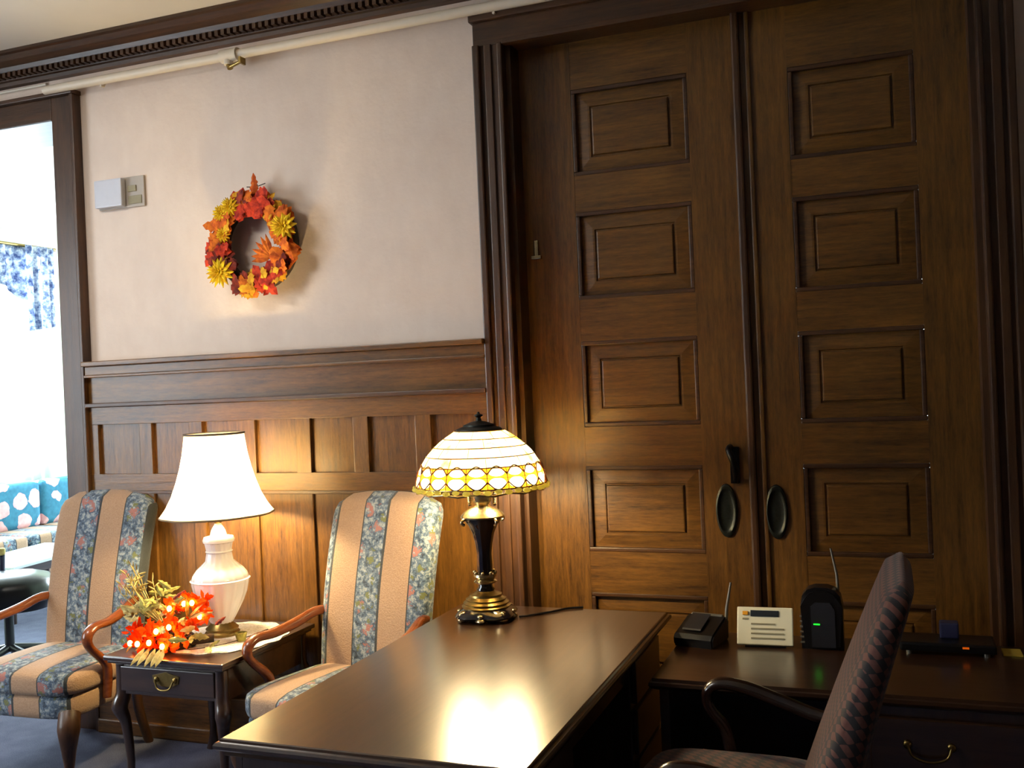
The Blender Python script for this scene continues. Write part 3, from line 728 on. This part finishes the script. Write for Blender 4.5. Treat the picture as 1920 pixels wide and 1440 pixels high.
for k in range(NJ):
    th = 2*PI*(k+.5)/NJ; hw = .42*2*PI/NJ
    t0, t1 = th-PI/NJ, th+PI/NJ
    ld.tube([onband(t0+(t1-t0)*i/12, 1.316+.028*math.sin(PI*i/12), .004) for i in range(13)], .0026, 5)
    ld.tube([onband(t0+(t1-t0)*i/12, 1.29-.026*math.sin(PI*i/12), .004) for i in range(13)], .0026, 5)
    ld.tube([onband(t0, 1.265+.075*i/6, .004) for i in range(7)], .0017, 5)
    ld.tube([onband(t0+(t1-t0)*i/8, 1.304, .006) for i in range(9)], .0011, 5)
for z in (1.338, 1.372, 1.405, 1.435, 1.462): ld.tube([onband(2*PI*i/N, z, .001) for i in range(N)], .0024, 5, closed=True)
for j, (za, zb) in enumerate(((1.338, 1.372), (1.372, 1.405), (1.405, 1.435), (1.435, 1.462))):
    for k in range(10):
        th = 2*PI*(k+.5*(j % 2))/10; ld.tube([onband(th, za+(zb-za)*i/3, .001) for i in range(4)], .0013, 5)
ld.build('leading', 'lead', sh, smooth=60)
m = MB()
for k in range(40):
    th = 2*PI*k/40; p = onband(th, 1.252+.004*(k % 2), .002); m.sphere(p, (.014, .014, .009), 8)
m.build('bead_fringe', 'bead', sh, smooth=60)
m = MB(); m.tube([onband(2*PI*i/N, 1.244+.004*math.sin(2*PI*i*12/N), -.002) for i in range(N)], .004, 6, closed=True); m.tube([onband(2*PI*i/N, 1.262, .001) for i in range(N)], .003, 6, closed=True)
m.build('rim', 'silver', sh, smooth=60)
MB().lathe([(.088, q(1.46)), (.086, q(1.468)), (.06, q(1.478)), (.058, q(1.484)), (.05, q(1.486)), (.03, q(1.494)), (.012, q(1.498)), (.008, q(1.51)), (.016, q(1.516)), (.016, q(1.52)), (.006, q(1.524)), (.004, q(1.532))], n=32).build('finial_cap', 'bronze', r, smooth=40)
for s in (-1, 1):
    bb = MB().sphere((s*.085, .0, q(1.285)), (.024, .022, .03), 14).build('light_bulb', 'bulb', r, smooth=60)
    MB().tube([(s*.02, 0, q(1.27)), (s*.06, 0, q(1.30)), (s*.085, 0, q(1.325)), (s*.085, 0, q(1.31))], .008, 8).build('bulb_arm', 'brass', r, smooth=60)

o = MB().tube(smooth_path([(-1.31, 3.42, .765), (-1.26, 3.47, .7645), (-1.21, 3.53, .7645), (-1.17, 3.585, .7645), (-1.12, 3.61, .7645)]), .0042, 6).build('lamp_cord', 'black_plastic', None, smooth=60)
tag(o, 'thin dark cord running across the desk top from the stained glass lamp', 'cord')

# ------------------------------------------------------------------ credenza
CX0, CX1, CY0, CY1, CZ = -.76, .42, 3.12, 3.76, .66
r = thing('credenza', 'low dark mahogany credenza in front of the double doors', 'credenza', ((CX0+CX1)/2, (CY0+CY1)/2, 0))
a, b = (CX1-CX0)/2, (CY1-CY0)/2
m = MB()
m.loft([rr2 for rr2 in [[(-a+i, -b+i, z), (a-i, -b+i, z), (a-i, b-i, z), (-a+i, b-i, z)] for i, z in ((.02, CZ-.038), (.008, CZ-.032), (.0, CZ-.022), (.002, CZ-.012), (.01, CZ-.01), (.012, CZ))]])
m.build('top', 'mahog_x', r)
MB().box(-a+.64, a-.03, -b+.03, b-.02, .05, CZ-.038, .003).build('drawer_cabinet', 'mahog_z', r)
MB().box(-a+.03, -a+.06, -b+.03, b-.02, 0, CZ-.038).build('side_panel', 'mahog_z', r)
MB().box(-a+.06, -a+.64, b-.05, b-.03, .05, CZ-.038).build('back_panel', 'mahog_x', r)
MB().box(-a+.62, a-.02, -b+.02, b-.01, 0, .06, .004).build('plinth', 'mahog_x', r)
for q0, q1 in ((.40, .59), (.09, .38)):
    dd = MB().box(-a+.67, a-.06, -b+.014, -b+.032, q0, q1, .004).build('drawer', 'mahog_x', r)
    xc = (-a+.67+a-.06)/2-.06; zc = (q0+q1)/2+.02
    m = MB()
    for s in (-1, 1): m.lathe([(.001, 0), (.014, 0), (.016, .004), (.006, .008)], n=14).b
    m = MB()
    for s in (-1, 1): m.sphere((xc+s*.06, -b+.008, zc), (.013, .008, .013), 12)
    m.tube(smooth_path([(xc-.06, -b+.004, zc), (xc-.045, -b-.004, zc-.03), (xc, -b-.008, zc-.042), (xc+.045, -b-.004, zc-.03), (xc+.06, -b+.004, zc)]), .004, 8)
    m.build('bail_pull', 'brass', dd, smooth=50)

# devices on the credenza
ZT = CZ
r = thing('cordless_phone_base', 'small black cordless phone base with a raised antenna at the left end of the credenza', 'telephone', (-.668, 3.60, ZT), R_(-12))
m = MB().prism([(-.085, .0), (.075, .0), (.08, .07), (.055, .085), (-.075, .045), (-.09, .03)], -.075, .075, 'x', .006); m.build('body', 'black_plastic', r)
m = MB().prism([(-.06, .055), (.04, .087), (.045, .092), (-.055, .06)], -.05, .02, 'x'); m.build('keypad_cover', 'dark_grey', r)
MB().box(-.06, .06, .052, .07, .078, .09, .004).build('silver_edge', 'grey_metal', r)['label'] = 'pale grey top edge'
MB().tube([(.068, .06, .04), (.075, .065, .12), (.092, .07, .21)], [.007, .006, .004], 8).build('antenna', 'grey_metal', r, smooth=60)

r = thing('desk_keypad', 'ivory desktop keypad unit with a dark display, tilted up on the credenza', 'keypad', (-.442, 3.62, ZT), R_(3))
mt = Matrix.Translation((0, -.062, .012)) @ Matrix.Rotation(R_(62), 4, 'X')
# panel plane: local x right, local y up the slope
def pan(n, m, mat): return m.xf(mt).build(n, mat, r)
pan('housing', MB().box(-.097, .097, 0, .135, -.018, 0, .004), 'ivory_plastic')
pan('display', MB().box(-.05, .048, .10, .122, 0, .003, .001), 'lcd')
pan('button', MB().box(-.078, -.058, .104, .118, 0, .005, .002), 'orange_plastic')['label'] = 'orange button'
lm = MB()
for k in range(4): lm.box(-.048, .066-.03*(k == 3), .020+.017*k, .025+.017*k, 0, .002)
lm.box(-.078, -.058, .088, .094, 0, .002)
pan('print_lines', lm, 'label_grey')
MB().prism([(-.05, 0), (.05, 0), (.02, .10), (-.035, .03)], -.07, .07, 'x').build('stand', 'black_plastic', r)

r = thing('black_radio', 'upright black rounded device with a green light between keypad and office chair', 'radio', (-.245, 3.62, ZT))
pts = [(-.07, 0), (.07, 0), (.07, .15), (.064, .185), (.045, .207), (.02, .215), (-.02, .215), (-.045, .207), (-.064, .185), (-.07, .15)]
MB().prism(pts, -.045, .045, 'y', .012).build('case', 'black_plastic', r, smooth=35)
MB().prism([(-.035, .01), (.045, .01), (.045, .14), (.03, .165), (-.02, .165), (-.035, .15)], -.049, -.044, 'y').build('front_panel', 'dark_grey', r)
m = MB()
for k in range(6): m.box(-.074, -.05, -.04, -.03, .02+.018*k, .025+.018*k, .001)
m.build('side_ribs', 'grey_metal', r)
MB().box(-.027, -.006, -.052, -.048, .088, .092).build('green_light', 'led_green', r)['label'] = 'small green light'
MB().tube([(.055, .03, .18), (.052, .035, .25), (.035, .04, .34)], [.006, .005, .004], 8).build('antenna', 'grey_metal', r, smooth=60)

r = thing('network_box', 'flat black device with small feet at the dark right end of the credenza', 'electronic device', (.165, 3.65, ZT))
MB().box(-.16, .14, -.07, .07, .012, .042, .008).build('case', 'black_plastic', r)
MB().box(-.03, .03, -.0, .05, .042, .095, .006).build('power_module', 'blue_plastic', r)
MB().box(.035, .055, -.073, -.068, .028, .034).build('orange_light', 'led_orange', r)['label'] = 'faint orange light'
for sx in (-.13, .11):
    for sy in (-.05, .05): MB().lathe([(.001, 0), (.01, 0), (.01, .013), (.001, .014)], c=(sx, sy), n=12).build('foot', 'grey_metal', r)
o = MB().box(.325, .385, 3.62, 3.70, CZ, CZ+.006, .002).build('notepad', 'yellow_paper')
tag(o, 'small yellow pad at the right end of the credenza', 'notepad')

# ------------------------------------------------------------------ foreground desk chair (maroon diamonds), facing the desk
r = thing('upholstered_desk_chair', 'high-backed maroon diamond-patterned armchair with dark scrolled arms, seen edge-on in the right foreground', 'chair', (-.38, 2.60, 0), 0)
# local +x = behind the sitter
rings = []; N = 28
for i in range(N+1):
    t = i/N; z = .42+(1.145-.42)*t
    xc = .16+.235*t**1.15
    wy = .30*(1-.0*t); dz = 1.145-z
    if dz < .10: wy = .30-.10+math.sqrt(max(0, .01-(.10-dz)**2))
    th = .074-.04*t
    if dz < .03: th *= math.sqrt(max(.04, 1-((.03-dz)/.03)**2))
    rings.append([(x, y, z) for (y, x, _) in [(p[0], p[1], 0) for p in sup(wy, th, 1, 36, 0, xc, 0, 4)]])
MB().loft(rings).build('backrest', 'diamond', r, smooth=60)
def ring(k, z): return sup(.27*k, .30*k, 1, 40, -.05, 0, z, 5)
MB().loft([ring(.93, .37), ring(.99, .38), ring(1, .48), ring(.98, .52), ring(.9, .545), ring(.6, .56), ring(.2, .567)]).build('seat_cushion', 'diamond', r, smooth=60)
MB().loft([ring(.97, .30), ring(.99, .305), ring(.99, .362), ring(.97, .37)]).build('seat_frame', 'black_wood', r, smooth=50)
for s in (-1, 1):
    pts = smooth_path([(.22, s*.27, .66), (.16, s*.29, .66), (.06, s*.315, .685), (-.04, s*.325, .715), (-.115, s*.33, .722), (-.150, s*.33, .70), (-.155, s*.33, .665), (-.14, s*.325, .635), (-.105, s*.32, .595), (-.09, s*.315, .54), (-.085, s*.31, .46), (-.085, s*.30, .34)], 5)
    MB().tube(pts, lerp_list([.018, .02, .02, .019, .017, .018, .016, .016, .018, .02, .02, .018], 5), 12, ry=lerp_list([.018, .02, .024, .026, .027, .026, .024, .022, .021, .021, .021, .019], 5)).build('arm', 'black_wood', r, smooth=70)
    MB().tube(smooth_path([(-.27, s*.25, .32), (-.29, s*.27, .24), (-.27, s*.255, .1), (-.285, s*.27, 0)], 5), lerp_list([.04, .042, .02, .028], 5), 10, up=(0, 1, 0)).build('leg', 'black_wood', r, smooth=70)
    MB().tube(smooth_path([(.17, s*.22, .42), (.18, s*.22, .2), (.25, s*.23, 0)], 5), lerp_list([.026, .024, .02], 5), 8, up=(0, 1, 0)).build('leg', 'black_wood', r, smooth=70)

# ------------------------------------------------------------------ FAR ROOM
# sofa under the window
r = thing('sofa', 'blue sofa with pink flowers and striped seat under the bright far window', 'sofa', (-7.62, 6.95, 0), R_(90))
# local x along the wall (world y), local -y faces +X world
W2 = 1.12
def rbox(n, x0, x1, y0, y1, z0, z1, mat, bv=.05):
    return MB().box(x0, x1, y0, y1, z0, z1, bv).build(n, mat, r, smooth=60)
rbox('backrest', -W2+.16, W2-.16, .16, .42, .40, .84, 'sofa_floral', .07)
rbox('base', -W2+.1, W2-.1, -.44, .36, .08, .30, 'sofa_seat', .02)
for k in (-1, 0, 1): rbox('seat_cushion', k*.62-.305, k*.62+.305, -.46, .18, .30, .45, 'sofa_seat', .04)
for k in (-1, 0, 1): rbox('back_cushion', k*.62-.305, k*.62+.305, .03, .2, .44, .88, 'sofa_floral', .06)
for s in (-1, 1): rbox('armrest', s*W2-.1, s*W2+.1, -.42, .38, .08, .62, 'sofa_floral', .07)
for sx in (-1, 1):
    for sy in (-.36, .3): MB().lathe([(.02, 0), (.028, .09)], c=(sx*(W2-.08), sy), n=12).build('leg', 'dark_oak_z', r)

# valance swag + sheers
def curtain(name, y0, y1, z0, z1, x, amp, per, mat, parent, bot=None):
    m = MB(); n = 80; rings = []
    for j in range(9):
        t = j/8
        row = []
        for i in range(n+1):
            y = y0+(y1-y0)*i/n; zb = z0 if bot is None else bot((y-y0)/(y1-y0))
            row.append((x+amp*math.sin(y*per)*(.4+.6*t)+.012*math.sin(y*per*2.3), y, z1+(zb-z1)*t))
        rings.append(row)
    return m.loft(rings, closed=False).build(name, mat, parent, smooth=180, thick=.003)
r = thing('sheer_curtain', 'white sheer curtains glowing in the far room window above the sofa', 'curtain', (-8.1, 6.6, 3.2))
r.location = (0, 0, 0)
r.location = (-8.1, 6.6, .82)
curtain('sheer_panel', -1.35, 1.22, 0, 2.3, 0, .03, 42, 'sheer', r)
r = thing('window_valance', 'blue and white patterned swag valance at the top of the far room window', 'valance', (-8.02, 6.6, 3.2))
def botf(u):
    s = abs(2*u-1)
    return -.30-.55*s**2.2 if s < .93 else -.80
curtain('swag', -1.35, 1.22, 0, 0, 0, .035, 22, 'valance', r, bot=lambda u: -.30-.52*abs(2*u-1)**2.5)
curtain('tail', .86, 1.24, 0, 0, .07, .035, 30, 'valance', r, bot=lambda u: -.86+.06*u)
MB().tube([(0.02, -1.45, .0), (0.02, 1.3, .0)], .015, 10).build('curtain_rod', 'brass', r, smooth=60)

# coffee table
r = thing('coffee_table', 'low table with a bright glossy top in front of the floral sofa', 'table', (-6.42, 5.95, 0), R_(8))
MB().box(-.3, .3, -.55, .55, .405, .43, .005).build('table_top', 'table_glass', r)
MB().box(-.28, .28, -.53, .53, .34, .405, .003).build('apron', 'mahog_y', r)
for sx in (-1, 1):
    for sy in (-1, 1): MB().lathe([(.018, 0), (.026, .34)], c=(sx*.25, sy*.5), n=12).build('leg', 'mahog_z', r)

# dark swivel chair standing just inside the far room
r = thing('swivel_chair', 'black padded swivel chair seen through the opening behind the far left armchair', 'chair', (-5.16, 4.60, 0), R_(45))
MB().loft([sup(.26*k, .25*k, 1, 32, 0, 0, z, 3.5) for k, z in ((.80, .36), (.92, .37), (1, .43), (1, .50), (.93, .545), (.6, .575), (.2, .585))]).build('seat', 'black_plastic', r, smooth=60)
MB().loft([sup(.035, .2, 1, 24, -.27-.06*i/8, 0, .5+.45*i/8, 4) for i in range(9)]).build('backrest', 'black_plastic', r, smooth=60)
MB().tube([(0, 0, .1), (0, 0, .37)], .028, 12).build('column', 'dark_grey', r, smooth=60)
for s_ in (-1, 1):
    MB().tube(smooth_path([(-.05, s_*.2, .42), (-.05, s_*.29, .45), (-.04, s_*.30, .66)], 4), .018, 8).build('arm_post', 'blue_plastic', r, smooth=60)
    MB().box(-.17, -.02, s_*.30-.035, s_*.30+.035, .655, .70, .014).build('arm_pad', 'leaf_tan', r)['label'] = 'tan arm pad'
for k in range(5):
    a_ = 2*PI*k/5+.3; e = (.27*math.cos(a_), .27*math.sin(a_), .075)
    lg = MB().tube([(0, 0, .12), e], [.026, .018], 8).build('base_arm', 'dark_grey', r, smooth=60)
    MB().tube([(e[0]-.012, e[1], .03), (e[0]+.012, e[1], .03)], .03, 14).build('caster', 'black_plastic', lg, smooth=40)

# ------------------------------------------------------------------ LIGHT
def area(name, loc, rot, sx, sy, P, col):
    l = bpy.data.lights.new(name, 'AREA'); l.shape = 'RECTANGLE'; l.size = sx; l.size_y = sy; l.energy = P; l.color = col
    o = bpy.data.objects.new(name, l); C.objects.link(o); o.location = loc; o.rotation_euler = rot; return o
def point(name, loc, P, col, rad=.03):
    l = bpy.data.lights.new(name, 'POINT'); l.energy = P; l.color = col; l.shadow_soft_size = rad
    o = bpy.data.objects.new(name, l); C.objects.link(o); o.location = loc; return o
area('daylight_window_2', (-5.95, .75, 1.85), (0, R_(-90), 0), 2.0, 2.2, 52, (.94, .95, 1))
area('overhead_fill', (-3.7, 1.7, 3.36), (0, 0, 0), 1.0, .6, 60, (1, .93, .84))  # added fill light out of view below the ceiling, no lamp modelled
area('daylight_window_1', (-7.95, 6.5, 2.0), (0, R_(-90), 0), 2.2, 2.4, 300, (.72, .88, 1))
area('far_room_fill', (-5.4, 10.8, 2.0), (R_(-90), 0, 0), 3.5, 2.2, 600, (.75, .9, 1))  # added light before a windowless wall, brightens the far room and its ceiling
point('table_lamp_bulb', (L1[0], L1[1], 1.215), 44, (1, .72, .27), .045)
for s in (-1, 1): point('stained_lamp_bulb', (L2[0]+s*.085, L2[1]+.015*s, 1.285), 22, (1, .73, .28), .028)
wd = bpy.data.worlds.new('sky'); S.world = wd; wd.use_nodes = True
bg = wd.node_tree.nodes['Background']; bg.inputs[0].default_value = (.75, .9, 1, 1); bg.inputs[1].default_value = 9

# ------------------------------------------------------------------ CAMERA
yaw, pit, rol, f = .36318826, -.00273263, -.04235492, 1849.59
F = Vector((-math.sin(yaw)*math.cos(pit), math.cos(yaw)*math.cos(pit), math.sin(pit)))
Rt = Vector((math.cos(yaw), math.sin(yaw), 0)); U = Rt.cross(F)
c_, s_ = math.cos(rol), math.sin(rol)
Rr = c_*Rt+s_*U; Ur = -s_*Rt+c_*U
cam = bpy.data.cameras.new('camera'); co = bpy.data.objects.new('camera', cam); C.objects.link(co)
co.matrix_world = Matrix(((Rr.x, Ur.x, -F.x, 0), (Rr.y, Ur.y, -F.y, 0), (Rr.z, Ur.z, -F.z, 1.64), (0, 0, 0, 1)))
cam.sensor_width = 36; cam.lens = f*36/1920; cam.clip_start = .05
S.camera = co
S.view_settings.view_transform = 'Standard'; S.view_settings.look = 'None'; S.view_settings.gamma = 1; S.view_settings.exposure = 0.08
S.view_settings.use_curve_mapping = False
